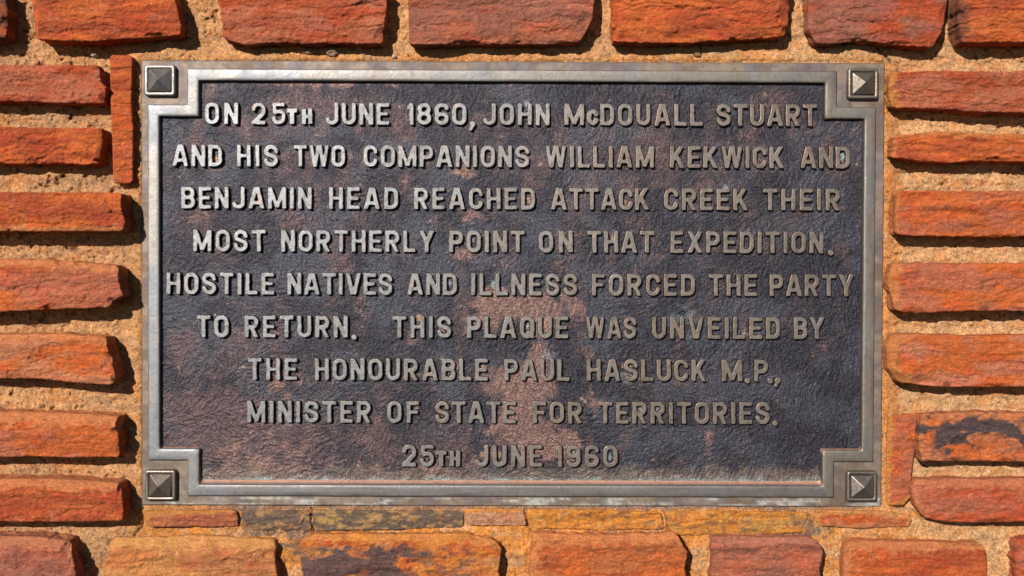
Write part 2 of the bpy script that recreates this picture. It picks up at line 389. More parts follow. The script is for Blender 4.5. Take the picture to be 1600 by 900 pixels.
ST(117, [(-150,641),(100,644),(186,650)], [(-150,714),(187,714)], R=[(181,663),(186,690)], D=44, c=(ORANGE, ROSE), bev=b4(t=24, td=10, r=2), edge=(C(.64,.215,.075), 20, 't'), tilt=(0,-4), chipat=[(0,672,14,12,4)])
ST(118, [(-150,747),(90,748),(188,754)], [(-150,814),(100,815),(192,814)], R=[(190,775),(193,795)], D=43, c=(RED, C(.50,.11,.03)), bev=b4(t=15, td=10, r=2), rough=.6, edge=(C(.64,.215,.075), 15, 't'), tilt=(0,-4), chipat=[(188,756,13,14,8)])
ST(119, [(-150,838),(60,838),(112,846)], [(-150,935),(122,935)], R=[(112,862),(118,890)], D=42, c=(ROSE, PURPLE), bev=b4(t=22, td=8, r=2), edge=(C(.52,.18,.08), 18, 't'), chipat=[(110,850,16,14,8)])
# strip of thin flush stones under the plaque
ST(121, [(226,797),(368,796)], [(233,824),(373,823)], L=[(224,808)], R=[(372,808)], D=11, c=(C(.55,.2,.08), ROSE), bev=b4(6,2,4,7, td=4, ld=5), chips=2, edge=(C(.55,.22,.05), 6, 'tl'), label='small flat sandstone sliver under the corner of the plaque')
ST(122, [(376,797),(484,797)], [(378,838),(486,830)], D=5.5, c=(GREY, SAND*.7), stain=st_grime, chips=1, bev=b4(3,2,3,2), base=-10)
ST(123, [(487,797),(600,797),(726,798)], [(492,830),(600,828),(724,824)], D=7.5, c=(C(.45,.26,.09), GREY), stain=st_grime, chips=3, bev=b4(3,2,3,2), base=-10, label='dark grime-stained flat stone under the plaque')
ST(124, [(728,795),(818,796)], [(731,821),(822,822)], L=[(726,805)], D=9, c=(C(.60,.30,.15), PALE), chips=1, bev=b4(4,2,3,2), edge=(YELL, 5, 't'), base=-10)
ST(125, [(823,795),(930,797),(1032,799)], [(834,826),(940,828),(1040,827)], L=[(824,812)], D=8, c=(YELL, C(.6,.22,.04)), stain=st_lichen, chips=2, bev=b4(3,2,3,2), base=-10, label='flat stone coated in orange-yellow lichen')
ST(126, [(1044,797),(1150,799),(1262,800)], [(1048,836),(1150,837),(1262,832)], D=6, c=(C(.5,.25,.06), YELL*.8), stain=st_lichen, chips=2, bev=b4(3,2,3,2), base=-10)
ST(127, [(1274,797),(1350,798),(1418,802)], [(1280,822),(1340,826),(1421,823)], L=[(1270,808)], R=[(1426,812)], D=9, c=(C(.50,.19,.08), ORANGE), bev=b4(5,6,3,6), chips=1, edge=(C(.62,.26,.08), 6, 'tlr'), rough=.7, label='thin rounded sandstone sliver under the plaque corner')
# bottom course
ST(131, [(178,840),(300,836),(428,842)], [(160,938),(433,936)], L=[(172,856),(162,890)], R=[(431,852),(430,880),(434,900)], D=26, c=(C(.52,.19,.07), C(.58,.24,.07)), bev=b4(t=30, td=14, r=2, l=8), edge=(C(.68,.30,.09), 20, 't'), tilt=(0,-6), chipat=[(205,845,30,10,5),(428,870,10,16,6)])
ST(132, [(488,834),(600,834),(720,833),(772,842)], [(478,938),(784,938)], L=[(468,848),(470,880),(478,910)], R=[(782,858),(779,890),(784,915)], D=26, c=(C(.55,.22,.07), ORANGE), bev=b4(t=20, td=10, r=3, l=5), stain=st_black_left, edge=(C(.66,.25,.07), 17, 't'), tilt=(0,-6), chipat=[(545,850,16,12,5)], label='lichen-covered stone with a large black stain')
ST(133, [(833,832),(930,836),(1058,831)], [(826,938),(1080,938)], L=[(829,860)], R=[(1066,850),(1073,862),(1070,885),(1075,910)], D=28, c=(ORANGE, C(.48,.13,.04)), bev=b4(t=19, td=9, r=3, l=9, ld=5), edge=(C(.64,.22,.07), 17, 'tl'), tilt=(0,-6), chipat=[(925,846,36,10,5),(880,846,40,12,5)])
ST(134, [(1112,838),(1200,838),(1272,840)], [(1113,938),(1282,938)], L=[(1111,860)], R=[(1283,852),(1286,862),(1281,890),(1284,915)], D=28, c=(ROSE, PURPLE), bev=b4(t=16, td=6, r=4, l=4), edge=(C(.47,.17,.10), 14, 't'), chipat=[(1165,878,60,8,3),(1240,870,22,20,5)])
ST(135, [(1326,844),(1430,846),(1532,848)], [(1318,938),(1540,938)], L=[(1318,862)], R=[(1541,862),(1543,890)], D=26, c=(RED, ORANGE), bev=b4(t=18, td=7, r=8, l=10, ld=6), rough=.7, edge=(C(.60,.2,.07), 15, 'tl'))
ST(136, [(1590,842),(1700,842)], [(1588,938),(1702,938)], L=[(1586,870)], D=24, c=(ROSE, RED), bev=b4(t=8))
# right courses
ST(141, [(1388,650),(1434,646)], [(1385,790),(1412,789),(1424,776)], L=[(1385,700)], R=[(1430,700),(1424,740)], D=7, c=(ROSE, ORANGE), bev=b4(3,4,5,6), chips=2, edge=(C(.62,.24,.05), 8, 'lb'), base=-10, label='upright flush stone with orange edges beside the plaque')
ST(142, [(1392,112),(1500,111),(1720,110)], [(1392,168),(1480,170),(1540,176),(1720,174)], L=[(1388,140)], D=31, c=(ROSE, RED), bev=b4(t=3, l=16, ld=9, b=3), edge=(C(.60,.22,.05), 12, 'l'), chipat=[(1430,138,34,6,3),(1436,158,22,7,5)])
ST(143, [(1396,212),(1460,205),(1560,209),(1740,210)], [(1392,246),(1440,253),(1480,254),(1530,251),(1740,256)], D=33, c=(ORANGE, RED), bev=b4(t=5, td=3, l=9, ld=6), chipat=[(1455,240,46,10,7),(1560,252,60,8,6)], edge=(C(.58,.19,.05), 7, 'tl'))
ST(144, [(1402,297),(1500,298),(1700,298)], [(1399,367),(1480,369),(1700,370)], L=[(1397,330)], D=34, c=(ROSE, ORANGE), bev=b4(t=4, l=8, ld=8), edge=(C(.58,.19,.05), 6, 'l'), chipat=[(1570,362,26,8,3)])
ST(145, [(1392,412),(1500,411),(1730,412)], [(1398,486),(1460,488),(1520,485),(1730,488)], L=[(1386,440)], D=35, c=(ROSE, ORANGE), bev=b4(t=9, td=5, l=20, ld=10), edge=(C(.58,.2,.06), 14, 'l'), chipat=[(1590,474,40,8,6)])
ST(146, [(1392,523),(1440,521),(1500,524),(1720,523)], [(1404,598),(1440,601),(1478,605),(1720,603)], L=[(1384,540),(1386,575)], D=34, c=(C(.54,.18,.09), ORANGE), bev=b4(t=10, td=5, l=26, ld=14, b=8, bd=5), rough=.7, band=2.2, edge=(C(.55,.19,.05), 22, 'l'), chipat=[(1440,597,30,12,11),(1405,572,16,10,6)])
ST(147, [(1440,646),(1520,644),(1700,646)], [(1438,721),(1520,720),(1700,724)], L=[(1436,680)], D=29, c=(ORANGE, C(.52,.17,.07)), stain=st_black_arc, bev=b4(t=9, td=5, l=5), edge=(C(.62,.2,.07), 9, 'lt'), chipat=[(1536,702,58,28,9)], label='orange stone with a black burnt patch and an arched crack')
ST(148, [(1428,748),(1500,748),(1730,747)], [(1442,808),(1480,816),(1540,816),(1730,813)], L=[(1422,760),(1430,790)], D=28, c=(RED, ROSE), bev=b4(t=15, td=8, l=14, ld=9), rough=.7, edge=(C(.56,.18,.08), 14, 'tl'))
for a, k in stone_list: stone(*a, **k)
# courses going on past the edges of the picture
rs = random.Random(5)
pal = [RED, ORANGE, ROSE, PURPLE, C(.52,.17,.07)]
def filler(x0, x1, y0, y1, sd):
    j = lambda: rs.uniform(-3, 3)
    stone(sd, [(x0+j(), y0+j()), (x1+j(), y0+j())], [(x0+j(), y1+j()), (x1+j(), y1+j())], D=rs.uniform(26, 36), c=(rs.choice(pal), rs.choice(pal)), step=4.5, chips=4, bev=b4(t=rs.uniform(3, 12), td=5))
sd = 300
rowsL = [(-22,64),(101,160),(198,255),(300,361),(406,485),(523,592),(643,714),(748,814),(838,935)]
for i, (y0, y1) in enumerate(rowsL):
    e = -150-22
    filler(-430, e-10, y0, y1, sd); sd += 1
for i, (y0, y1) in enumerate([(-22,66),(111,174),(210,255),(298,369),(412,487),(523,604),(645,722),(748,814),(840,938)]):
    filler([1745,1745,1765,1725,1755,1745,1725,1755,1728][i], 2030, y0, y1, sd); sd += 1
for (y0, y1) in ((-125,-60),(-220,-160),(968,1040),(1075,1150)):
    x = -430+rs.uniform(-40, 40)
    while x < 2000:
        w = rs.uniform(200, 320); filler(x, x+w, y0, y1, sd); sd += 1; x += w+rs.uniform(24, 40)

# ------------------------------------------------------------------ mortar
xs = np.r_[np.arange(-480, -20, 8), np.arange(-20, 1622, 2.), np.arange(1624, 2090, 8)]
ys = np.r_[np.arange(-270, -20, 8), np.arange(-20, 922, 2.), np.arange(926, 1200, 8)]
X, Y = np.meshgrid(xs, ys)
plq = np.maximum(np.maximum(222-X, X-1382), np.maximum(95-Y, Y-790))       # <0 behind the plaque
near = np.maximum(1-sstep(4, 30, plq), (1-sstep(60, 110, Y-790))*sstep(0, 8, Y-790)*(1-sstep(60, 200, 222-X))*(1-sstep(60, 160, X-1382)))
h = fbm(X/70., Y/45., 4, 7)*3.2+fbm(X/16., Y/13., 4, 8)*1.7+fbm(X/4.5, Y/4.5, 3, 9)*1.0
h = h*(1-.6*near)+.6*near; h -= 2.5*(1-sstep(-1, 2, plq)); h -= 6.5*(1-near)
h -= 4*sstep(.86, 1.0, fbm(X/7., Y/6., 2, 12))*(1-near); h += fbm(X/3.6, Y/3.6, 2, 15)*.8+np.clip(fbm(X/22., Y/10., 4, 16), -1, .1)*2.2
h += 2.0*sstep(.35, .6, fbm(X/6., Y/5., 3, 14))
pit = np.zeros_like(h)
for hx, hy, hr in [(112,185,3.5),(100,276,4.5),(134,276,3),(78,284,2),(75,384,3),(118,391,4),(18,615,2.5),(55,812,3),(112,831,2.5),(1345,288,3),(1248,277,2),(1535,289,3),(1400,508,2.5),(1484,510,2),(36,86,3.5),(112,180,2.5),(1560,199,3),(1405,636,2),(59,737,4),(640,88,2),(905,84,2.5),(1095,76,3),(1500,633,2),(30,392,2)]:
    pit = np.maximum(pit, np.exp(-((X-hx)**2+(Y-hy)**2)/hr**2*(1+.5*vn(X/3., Y/3., 0, 55))))
for ln in [[(1371,76),(1384,87),(1391,99)],[(1394,793),(1411,791),(1424,797),(1443,810)],[(226,806),(221,824),(203,848),(199,857)],[(486,796),(492,812),(488,832)],[(821,797),(826,822),(830,830)],[(1036,799),(1044,812),(1043,830)],[(1060,838),(1072,852),(1078,862)],[(1545,690),(1548,700)],[(1386,300),(1398,315),(1404,345)]]:
    ln = np.array(ln, float)
    for a, b in zip(ln[:-1], ln[1:]):
        t = np.clip(((X-a[0])*(b[0]-a[0])+(Y-a[1])*(b[1]-a[1]))/((b-a)@(b-a)), 0, 1)
        dl = np.hypot(X-a[0]-t*(b[0]-a[0])+2*vn(X/6., Y/6., 0, 56), Y-a[1]-t*(b[1]-a[1])+2*vn(X/6., Y/6., 0, 57)); pit = np.maximum(pit, 1-sstep(.6, 2.4, dl))
h = h-6*pit
PW = P(X, Y, h); keep = (plq > -9)
kf = keep[:-1,:-1] | keep[1:,1:] | keep[1:,:-1] | keep[:-1,1:]
cc = mix(SAND, GREY, sstep(-.3, .5, fbm(X/60., Y/30., 4, 17))*.55)
cc = mix(cc, C(.62,.36,.17), sstep(900, 1400, X)*.6)
cc = mix(cc, C(.60,.22,.06), sstep(.1, .6, fbm(X/30., Y/13., 5, 18))*.55)
low = sstep(-.5, .3, fbm(X/26., Y/16., 4, 19)+.9*sstep(792, 800, Y)-.9)*sstep(160, 260, X)*(1-sstep(1440, 1500, X))*sstep(788, 792, Y)
cc = mix(cc, YELL, low*.85)
ring_ = (1-sstep(3, 12, plq*(1+.5*fbm(X/12., Y/12., 3, 20))))
cc = mix(cc, C(.62,.25,.06), ring_*.7*sstep(-.4, .3, fbm(X/20., Y/20., 3, 21)))
rightedge = (1-sstep(8, 20, np.abs(X-1392)+5*fbm(X/10., Y/12., 3, 22)))*sstep(95, 120, Y)*(1-sstep(640, 700, Y)*0)
cc = mix(cc, C(.58,.21,.05), rightedge*.65)
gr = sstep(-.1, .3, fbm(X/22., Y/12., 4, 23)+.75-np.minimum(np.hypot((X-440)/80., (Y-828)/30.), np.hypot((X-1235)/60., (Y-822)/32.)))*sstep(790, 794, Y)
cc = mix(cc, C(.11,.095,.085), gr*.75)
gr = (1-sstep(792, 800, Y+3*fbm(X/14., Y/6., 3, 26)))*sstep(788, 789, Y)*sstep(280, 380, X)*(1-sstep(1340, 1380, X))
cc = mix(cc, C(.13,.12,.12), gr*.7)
cc = cc*(.93-.10*(1-sstep(100, 700, X))+.20*fbm(X/11., Y/8., 4, 24))[..., None]
cc = mix(cc, C(.09,.055,.04), sstep(.86, 1., fbm(X/7., Y/6., 2, 12))*.5)
cc = mix(cc, C(.10,.055,.035), pit*.6)
F = gridfaces(len(xs), len(ys), kf, flip=True); uq, inv = np.unique(F, return_inverse=True); F = inv.reshape(-1, 4)
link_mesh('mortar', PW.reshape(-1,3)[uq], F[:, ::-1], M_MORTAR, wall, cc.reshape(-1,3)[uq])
# a closed back for the wall
def boxmesh(x0, x1, z0, z1, y0, y1):
    v = [(x,y,z) for x in (x0,x1) for y in (y0,y1) for z in (z0,z1)]
    return v, [(0,1,3,2),(4,6,7,5),(0,4,5,1),(2,3,7,6),(0,2,6,4),(1,5,7,3)]
v, f = boxmesh(-1260, 1260, -720, 700, 30, 160)
link_mesh('wall_core', v, f, M_MORTAR, wall, np.tile(SAND, (8,1)), smooth=False)
# little stones caught in the mortar
for k, (x, y, w, hh, cl) in enumerate([(520,83,11,8,C(.35,.22,.16)),(481,81,10,6,C(.5,.36,.2)),(147,86,6,4,C(.72,.62,.52)),(616,89,4,5,C(.75,.6,.5)),(1090,86,6,5,GREY),(100,566,9,4,ORANGE)]):
    stone(700+k, [(x-w*.7,y-hh*.8),(x+w*.6,y-hh*.7)], [(x-w*.6,y+hh*.6),(x+w*.7,y+hh*.7)], L=[(x-w,y)], R=[(x+w,y)], D=5, c=(cl, cl*.85), chips=0, cracks=0, bev=b4(2,2,2,2), rough=.5, step=1.3, name='pebble')

# ------------------------------------------------------------------ the plaque
plaque = empty('bronze_plaque', (0, -3, -346), 'dark cast bronze memorial plaque with raised lettering set in the red stone wall', 'plaque')
W, H, SA, SB = 566.0, 332.5, 61.4, 55.7
HP, HB, HF, HL = 3.0, 7.2, -1.0, 5.8       # heights: plate, moulding, sunk field, letters
def stepped(d):
    w, h = W-d, H-d
    # inward offset of the stepped outline; the notch corners move inward too
    a, b = SA, SB
    pts = []
    for sx, sz, order in ((-1, 1, 0), (1, 1, 1), (1, -1, 0), (-1, -1, 1)):
        c = [(sx*w, sz*(H-b-d)), (sx*(W-a-d), sz*(H-b-d)), (sx*(W-a-d), sz*h)]
        if order: c = c[::-1]
        pts += c
    return np.array(pts)
# moulding
prof = [(0,2.4),(0.15,4.0),(.5,6.0),(1.3,6.9),(2.6,7.2),(8,7.35),(14,7.3),(17.0,7.15),(18.0,6.6),(18.5,5.0),(19.2,1.6),(20.2,-1.6)]
VV, F = [], []; CC = []
loops = []
for (d, hh) in prof:
    p = stepped(d); pts = []
    for i in range(12):
        a, b = p[i], p[(i+1) % 12]; n = max(2, int(np.hypot(*(stepped(0)[(i+1) % 12]-stepped(0)[i]))/7))
        for k in range(n): pts.append(a+(b-a)*k/n)
    pts = np.array(pts); n = len(pts)
    if d > 18.6: pts[:,1] += np.where(pts[:,1] < -300, (d-18.0)*2.2, 0)          # wider bottom chamfer
    wob = fbm(pts[:,0]/40., pts[:,1]/40.+d, 3, 61)*.35
    loops.append(np.stack([pts[:,0]+wob*.5, np.full(n, -hh)+wob*.6, pts[:,1]+wob*.5], -1))
    base = np.tile(C(.285,.26,.235), (n,1)); base = mix(base, C(.235,.235,.25), sstep(-.2, .5, fbm(pts[:,0]/50., pts[:,1]/60., 4, 62)))
    right = sstep(-600, 550, pts[:,0]+fbm(pts[:,0]/90., pts[:,1]/90., 3, 63)*160)
    base = mix(base, C(.205,.165,.125), right*.75); base = mix(base, C(.165,.145,.145), ((pts[:,1] < -300) & (np.abs(pts[:,0]) < 490))*.6)
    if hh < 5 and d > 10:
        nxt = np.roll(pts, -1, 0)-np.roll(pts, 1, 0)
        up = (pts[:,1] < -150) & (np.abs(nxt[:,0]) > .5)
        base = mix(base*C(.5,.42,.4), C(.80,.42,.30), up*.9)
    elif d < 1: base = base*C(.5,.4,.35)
    CC.append(base)
for i in range(len(prof)-1):
    a = i*n+np.arange(n); b = a+n
    F.append(np.stack([a, np.roll(a, -1), np.roll(b, -1), b], -1))
link_mesh('frame_moulding', np.concatenate(loops), np.concatenate(F)[:, ::-1], M_BAND, plaque, np.concatenate(CC))
# plate with its margin and corner blocks (a flat ring round the moulding)
def rrect(w0, w1, h0, h1, r, n=4):
    pts = []
    for cx, cz, a0 in ((w1-r,h1-r,0),(w0+r,h1-r,90),(w0+r,h0+r,180),(w1-r,h0+r,270)):
        for k in range(n+1):
            a = math.radians(a0+90*k/n); pts.append((cx+r*math.cos(a), cz+r*math.sin(a)))
    return np.array(pts)
def densify(p, stp):
    out = []
    for i in range(len(p)):
        a, b = p[i], p[(i+1) % len(p)]; n = max(1, int(np.hypot(*(b-a))/stp))
        for k in range(n): out.append(a+(b-a)*k/n)
    return np.array(out)
x0, x1, z0, z1 = -577, 580, -347.5, 346
# plate face as a fine grid so that it can be slightly uneven
gx = np.linspace(x0+1.6, x1-1.6, 340); gz = np.linspace(z1-1.6, z0+1.6, 210); GX, GZ = np.meshgrid(gx, gz)
def inside_step(x, z, d):
    ax, az = np.abs(x), np.abs(z)
    return ((ax < W-d) & (az < H-SB-d)) | ((ax < W-SA-d) & (az < H-d))
gh = HP+fbm(GX/60., GZ/60., 3, 65)*.5+fbm(GX/7., GZ/7., 3, 66)*.22
kv = ~inside_step(GX, GZ, 4.5)
kf = kv[:-1,:-1] | kv[1:,1:] | kv[1:,:-1] | kv[:-1,1:]
gh = np.where(inside_step(GX, GZ, 4.6), 2.0, gh)
pc = mix(C(.16,.11,.08), C(.24,.175,.13), sstep(-.4, .4, fbm(GX/30., GZ/14., 4, 67)))
pc = mix(pc, C(.14,.11,.12), sstep(.1, .5, fbm(GX/26., GZ/26., 4, 68))*.75)
pc = mix(pc, C(.48,.46,.42), sstep(0, .5, fbm(GX/40., GZ/5., 4, 69))*(GZ < -334)*.85)
pc = mix(pc, C(.12,.11,.07), sstep(.2, .5, fbm(GX/6., GZ/6., 3, 70))*.6*(GZ < -270))
F = gridfaces(len(gx), len(gz), kf); uq, inv = np.unique(F, return_inverse=True); F = inv.reshape(-1, 4)
V0 = np.stack([GX, -gh, GZ], -1).reshape(-1, 3)[uq]; n0 = len(V0)
rim = densify(rrect(x0+1.6, x1-1.6, z0+1.6, z1-1.6, .3, 1), 9)
rl = []; 
for o, hh in ((0, HP+.0), (1.0, HP-.5), (1.6, HP-1.6), (1.8, -8)):
    q = rim.copy(); cx_, cz_ = (x0+x1)/2, (z0+z1)/2; q[:,0] += np.sign(q[:,0]-cx_)*o; q[:,1] += np.sign(q[:,1]-cz_)*o
    rl.append(np.stack([q[:,0], np.full(len(q), -hh), q[:,1]], -1))
nr = len(rim); FF = [F]
for i in range(3):
    a = n0+i*nr+np.arange(nr); b = a+nr; FF.append(np.stack([a, np.roll(a, -1), np.roll(b, -1), b], -1))
link_mesh('backplate', np.concatenate([V0]+rl), np.concatenate(FF), M_PLATE, plaque, np.concatenate([pc.reshape(-1,3)[uq], np.tile(C(.2,.14,.10), (nr*4,1))]))

# sunk field with its hand-worked grain (line-integral relief following a wandering direction)
st = 1.55
gx = np.arange(-(W-15), (W-15)+st, st); gz = np.arange(H-15, -(H-15)-st, -st); GX, GZ = np.meshgrid(gx, gz)
ny_, nx_ = GX.shape
rng_ = np.random.default_rng(4); wn = rng_.standard_normal((ny_, nx_))
ang = -0.75+1.25*fbm(GX/110., GZ/80., 3, 81)+.9*fbm(GX/24., GZ/24., 2, 82)
dx, dy = np.cos(ang), np.sin(ang); acc = np.zeros_like(wn); jj, ii = np.mgrid[0:ny_, 0:nx_].astype(float)
for sg in (1, -1):
    px, py = ii.copy(), jj.copy(); ax, ay = dx*sg, dy*sg
    for k in range(4):
        a_ = np.clip(np.round(py).astype(int), 0, ny_-1); b_ = np.clip(np.round(px).astype(int), 0, nx_-1)
        acc += wn[a_, b_]; vx, vy = dx[a_, b_]*sg, dy[a_, b_]*sg; px += vx; py += vy
acc /= acc.std(); iso = fbm(GX/3.6, GZ/3.6, 2, 89)*2.2; wi = sstep(-.2, .3, fbm(GX/45., GZ/35., 3, 90)); acc = acc*(1-.35*wi)+iso*wi*.6
amp = .30+.20*fbm(GX/60., GZ/50., 3, 83)+.12*sstep(0, 400, -GX)*sstep(0, 200, -GZ)
ridge = np.clip(acc, -1.6, 2.2)
hf = HF+ridge*amp*.92+fbm(GX/35., GZ/35., 3, 84)*.35+wn*.10
PXf = 799+GX*1.006; PYf = 444-GZ*1.004                     # plan coordinates near picture pixels
def blob(cx, cy, rx, ry, s=1.0): 
    return s*np.exp(-(((PXf-cx)/rx)**2+((PYf-cy)/ry)**2))
nA = fbm(GX/26., GZ/48., 5, 85); nB = fbm(GX/14., GZ/11., 4, 86)
pink = .32*blob(330,640,140,110)+.55*blob(420,700,170,60)+.35*blob(650,720,90,40)+.30*blob(500,180,220,30)+.25*blob(1000,250,200,60)+.3*blob(300,230,60,30)+.22*blob(280,560,40,90)+.3*blob(1310,260,30,120)+.25*blob(900,700,60,40)+.18
m1 = sstep(.05, .75, pink+nA*.35+nB*.22)
warm_ = 1.2*blob(835,480,55,30)+1.1*blob(765,480,26,50)+1.2*blob(815,600,60,28)+1.0*blob(845,560,22,60)+1.1*blob(810,665,45,40)+.9*blob(850,690,50,24)+1.0*blob(725,268,26,12)+.8*blob(735,335,50,18)+.9*blob(715,395,30,12)+.9*blob(880,700,40,20)+.6*blob(930,640,12,40)+.5*blob(760,720,90,14)+.55*blob(640,545,14,40)+.6*blob(445,640,50,60)+.5*blob(380,710,90,25)+.5*blob(690,560,10,50)+.45*blob(1110,690,10,20)+.5*blob(920,560,10,60)+.4*blob(300,600,14,70)+.5*blob(500,735,260,8)+.7*blob(500,130,160,8)
m2 = sstep(.35, .85, warm_+nA*.35+nB*.3)
edgeB = sstep(746, 757, PYf+nB*4+nA*3)
dist_lowright = sstep(950, 1250, PXf)*sstep(420, 620, PYf)
cf = np.tile(C(.040,.037,.050), GX.shape+(1,))
cf = mix(cf, C(.085,.088,.115), sstep(-.2, .5, fbm(GX/50., GZ/40., 4, 87))*.6)
cf = mix(cf, C(.150,.092,.092), m1*(1-.75*dist_lowright)*(.55+.45*sstep(-.5, 1.2, ridge)))
cf = mix(cf, C(.34,.19,.155), m2*.85*(.6+.4*sstep(-1, 1.2, ridge)))
cf = mix(cf, C(.20,.26,.30), sstep(.35, .8, .9*blob(980,590,30,10)+.6*blob(1070,500,40,40)+.6*blob(855,560,16,26)+.5*blob(840,440,30,20)+.4*blob(560,235,160,20)+nB*.3)*.5)
for bx, by, q_ in [(737,375,0),(1135,293,0),(822,162,0),(822,510,0),(849,508,1),(850,582,0),(1003,640,0),(1027,638,0),(952,715,0),(893,707,0),(826,580,0),(825,312,1),(652,498,1),(690,515,1),(753,713,1),(780,712,1),(650,636,1),(975,572,1),(1047,572,1),(958,372,1),(703,375,0),(856,443,0),(700,443,0),(860,245,1),(1318,243,0),(334,250,1),(712,575,1),(755,578,1),(975,315,1),(1010,640,0),(985,572,1),(770,445,0)]:
    bb = sstep(.25, .7, np.exp(-(((PXf-bx)/4.5)**2+((PYf-by)/6.)**2))+nB*.25)
    cf = mix(cf, C(.52,.30,.18) if q_ else C(.36,.42,.44), bb*.75)
cf = mix(cf, C(.30,.22,.17), sstep(725, 748, PYf+nB*8)*.6)
cf = mix(cf, C(.36,.44,.44), edgeB*.8)
keep = inside_step(GX, GZ, 15.5); kf = keep[:-1,:-1] & keep[1:,1:] & keep[1:,:-1] & keep[:-1,1:]
F = gridfaces(nx_, ny_, kf); uq, inv = np.unique(F, return_inverse=True); F = inv.reshape(-1, 4)
V = np.stack([GX, -hf, GZ], -1).reshape(-1, 3)[uq]
cf = cf*.74*(1+.05*np.clip(ridge, -1.5, 1.8))[..., None]
link_mesh('sunk_field', V, F, M_FIELD, plaque, cf.reshape(-1,3)[uq])

# studs
def sq_loop(half, hh, r, wob=0):
    p = rrect(-half, half, -half, half, r, 4); return np.stack([p[:,0], np.full(len(p), -hh), p[:,1]], -1)
def ringmesh(loops, cap=None):
    n = len(loops[0]); F = []
    V = np.concatenate(loops)
    F = []
    for i in range(len(loops)-1):
        for k in range(n):
            a, b = i*n+k, i*n+(k+1) % n; F.append((a, b, b+n, a+n))
    if cap is not None:
        V = np.vstack([V, cap]); t = len(V)-1; o = (len(loops)-1)*n
        for k in range(n): F.append((o+k, o+(k+1) % n, t))
    return V, F
def xz(px, py, h): return P(np.array([px]), np.array([py]), h)[0]
stud_px = [(249.5,125.5,(.02,.05)),(1349,130.5,(-.06,.02)),(250.5,758.5,(.03,.14)),(1347,760,(-.09,.10))]
for k, (px, py, tl) in enumerate(stud_px):
    c0 = xz(px, py, 11)
    cols_ = C(.33,.27,.22) if k != 0 else C(.40,.36,.33)
    L = [sq_loop(24.2, 1.5, 3.5), sq_loop(24.0, 6, 3.5), sq_loop(23.6, 9.6, 3.6), sq_loop(23.0, 11.2, 3.4), sq_loop(22.3, 11.7, 3), sq_loop(18.9, 11.8, 2.2), sq_loop(18.4, 11.0, 2), sq_loop(17.8, 9.6, 1.6), sq_loop(10, 9.4, 1)]
    V, F = ringmesh(L, np.array([0, -9.4, 0]))
    V = V+np.array([c0[0], 0, c0[2]])
    s = link_mesh('stud', V, F, M_STUD, plaque, np.tile(cols_*.75, (len(V),1)), origin=(c0[0], -2, c0[2]))
    L = [sq_loop(17.2, 8.8, 1.2), sq_loop(17.0, 11.2, 1.1), sq_loop(16.4, 12.3, 1.0), sq_loop(1.2, 20.6, .6)]
    V, F = ringmesh(L, np.array([.3, -21.2, .2]))
    V[:,1] += V[:,0]*tl[0]+V[:,2]*tl[1]; V = V+np.array([c0[0], 0, c0[2]])
    p_ = link_mesh('pyramid_boss', V, F, M_STUD, None, np.tile(cols_*.62, (len(V),1)), smooth=False, origin=(c0[0], -9, c0[2]))
    p_.parent = s; p_.location = Vector((0, (-9+2)*S, 0))

# ------------------------------------------------------------------ lettering
TH = .182
class G_:
    def __init__(s, w, t=TH): s.w, s.t, s.seg, s.dot, s.clip = w, t, [], [], True
    def line(s, x0, y0, x1, y1, t=None): s.seg.append((x0, y0, x1, y1, t or s.t)); return s
    def path(s, pts, closed=False, t=None):
        t = t or s.t; P_ = []; n = len(pts)
        for i, p in enumerate(pts):
            if len(p) == 3 and (closed or 0 < i < n-1):
                a = np.array(pts[(i-1) % n][:2]); b = np.array(p[:2]); c = np.array(pts[(i+1) % n][:2]); r = p[2]
                ua = (a-b)/np.linalg.norm(a-b); uc = (c-b)/np.linalg.norm(c-b)
                co = np.clip(ua@uc, -1, 1); th = math.acos(co); q = r/math.tan(th/2)
                bis = (ua+uc); bis /= np.linalg.norm(bis); cen = b+bis*r/math.sin(th/2)
                s0, s1 = b+ua*q, b+uc*q; a0 = math.atan2(*(s0-cen)[::-1]); a1 = math.atan2(*(s1-cen)[::-1])
                da = (a1-a0+math.pi) % (2*math.pi)-math.pi
                for k in range(7): P_.append((cen[0]+r*math.cos(a0+da*k/6), cen[1]+r*math.sin(a0+da*k/6)))
            else: P_.append(tuple(p[:2]))
        m = len(P_)
        for i in range(m if closed else m-1):
            a, b = P_[i], P_[(i+1) % m]
            if math.hypot(b[0]-a[0], b[1]-a[1]) > 1e-5: s.seg.append((a[0], a[1], b[0], b[1], t))
        for i in range(m):
            if closed or 0 < i < m-1: s.dot.append((P_[i][0], P_[i][1], t/2))
        return s
    def sdf(s, X, Y):
        d = np.full(X.shape, 9.)
        for (x0, y0, x1, y1, t) in s.seg:
            cx, cy = (x0+x1)/2, (y0+y1)/2; L = math.hypot(x1-x0, y1-y0); ux, uy = (x1-x0)/L, (y1-y0)/L
            a = np.abs((X-cx)*ux+(Y-cy)*uy)-L/2; b = np.abs(-(X-cx)*uy+(Y-cy)*ux)-t/2
            d = np.minimum(d, np.hypot(np.maximum(a, 0), np.maximum(b, 0))+np.minimum(np.maximum(a, b), 0))
        for (x, y, r) in s.dot: d = np.minimum(d, np.hypot(X-x, Y-y)-r)
        if s.clip: d = np.maximum(d, np.maximum(np.maximum(-X, X-s.w), np.maximum(-Y, Y-1)))
        return d
h_ = TH/2; R_ = .22
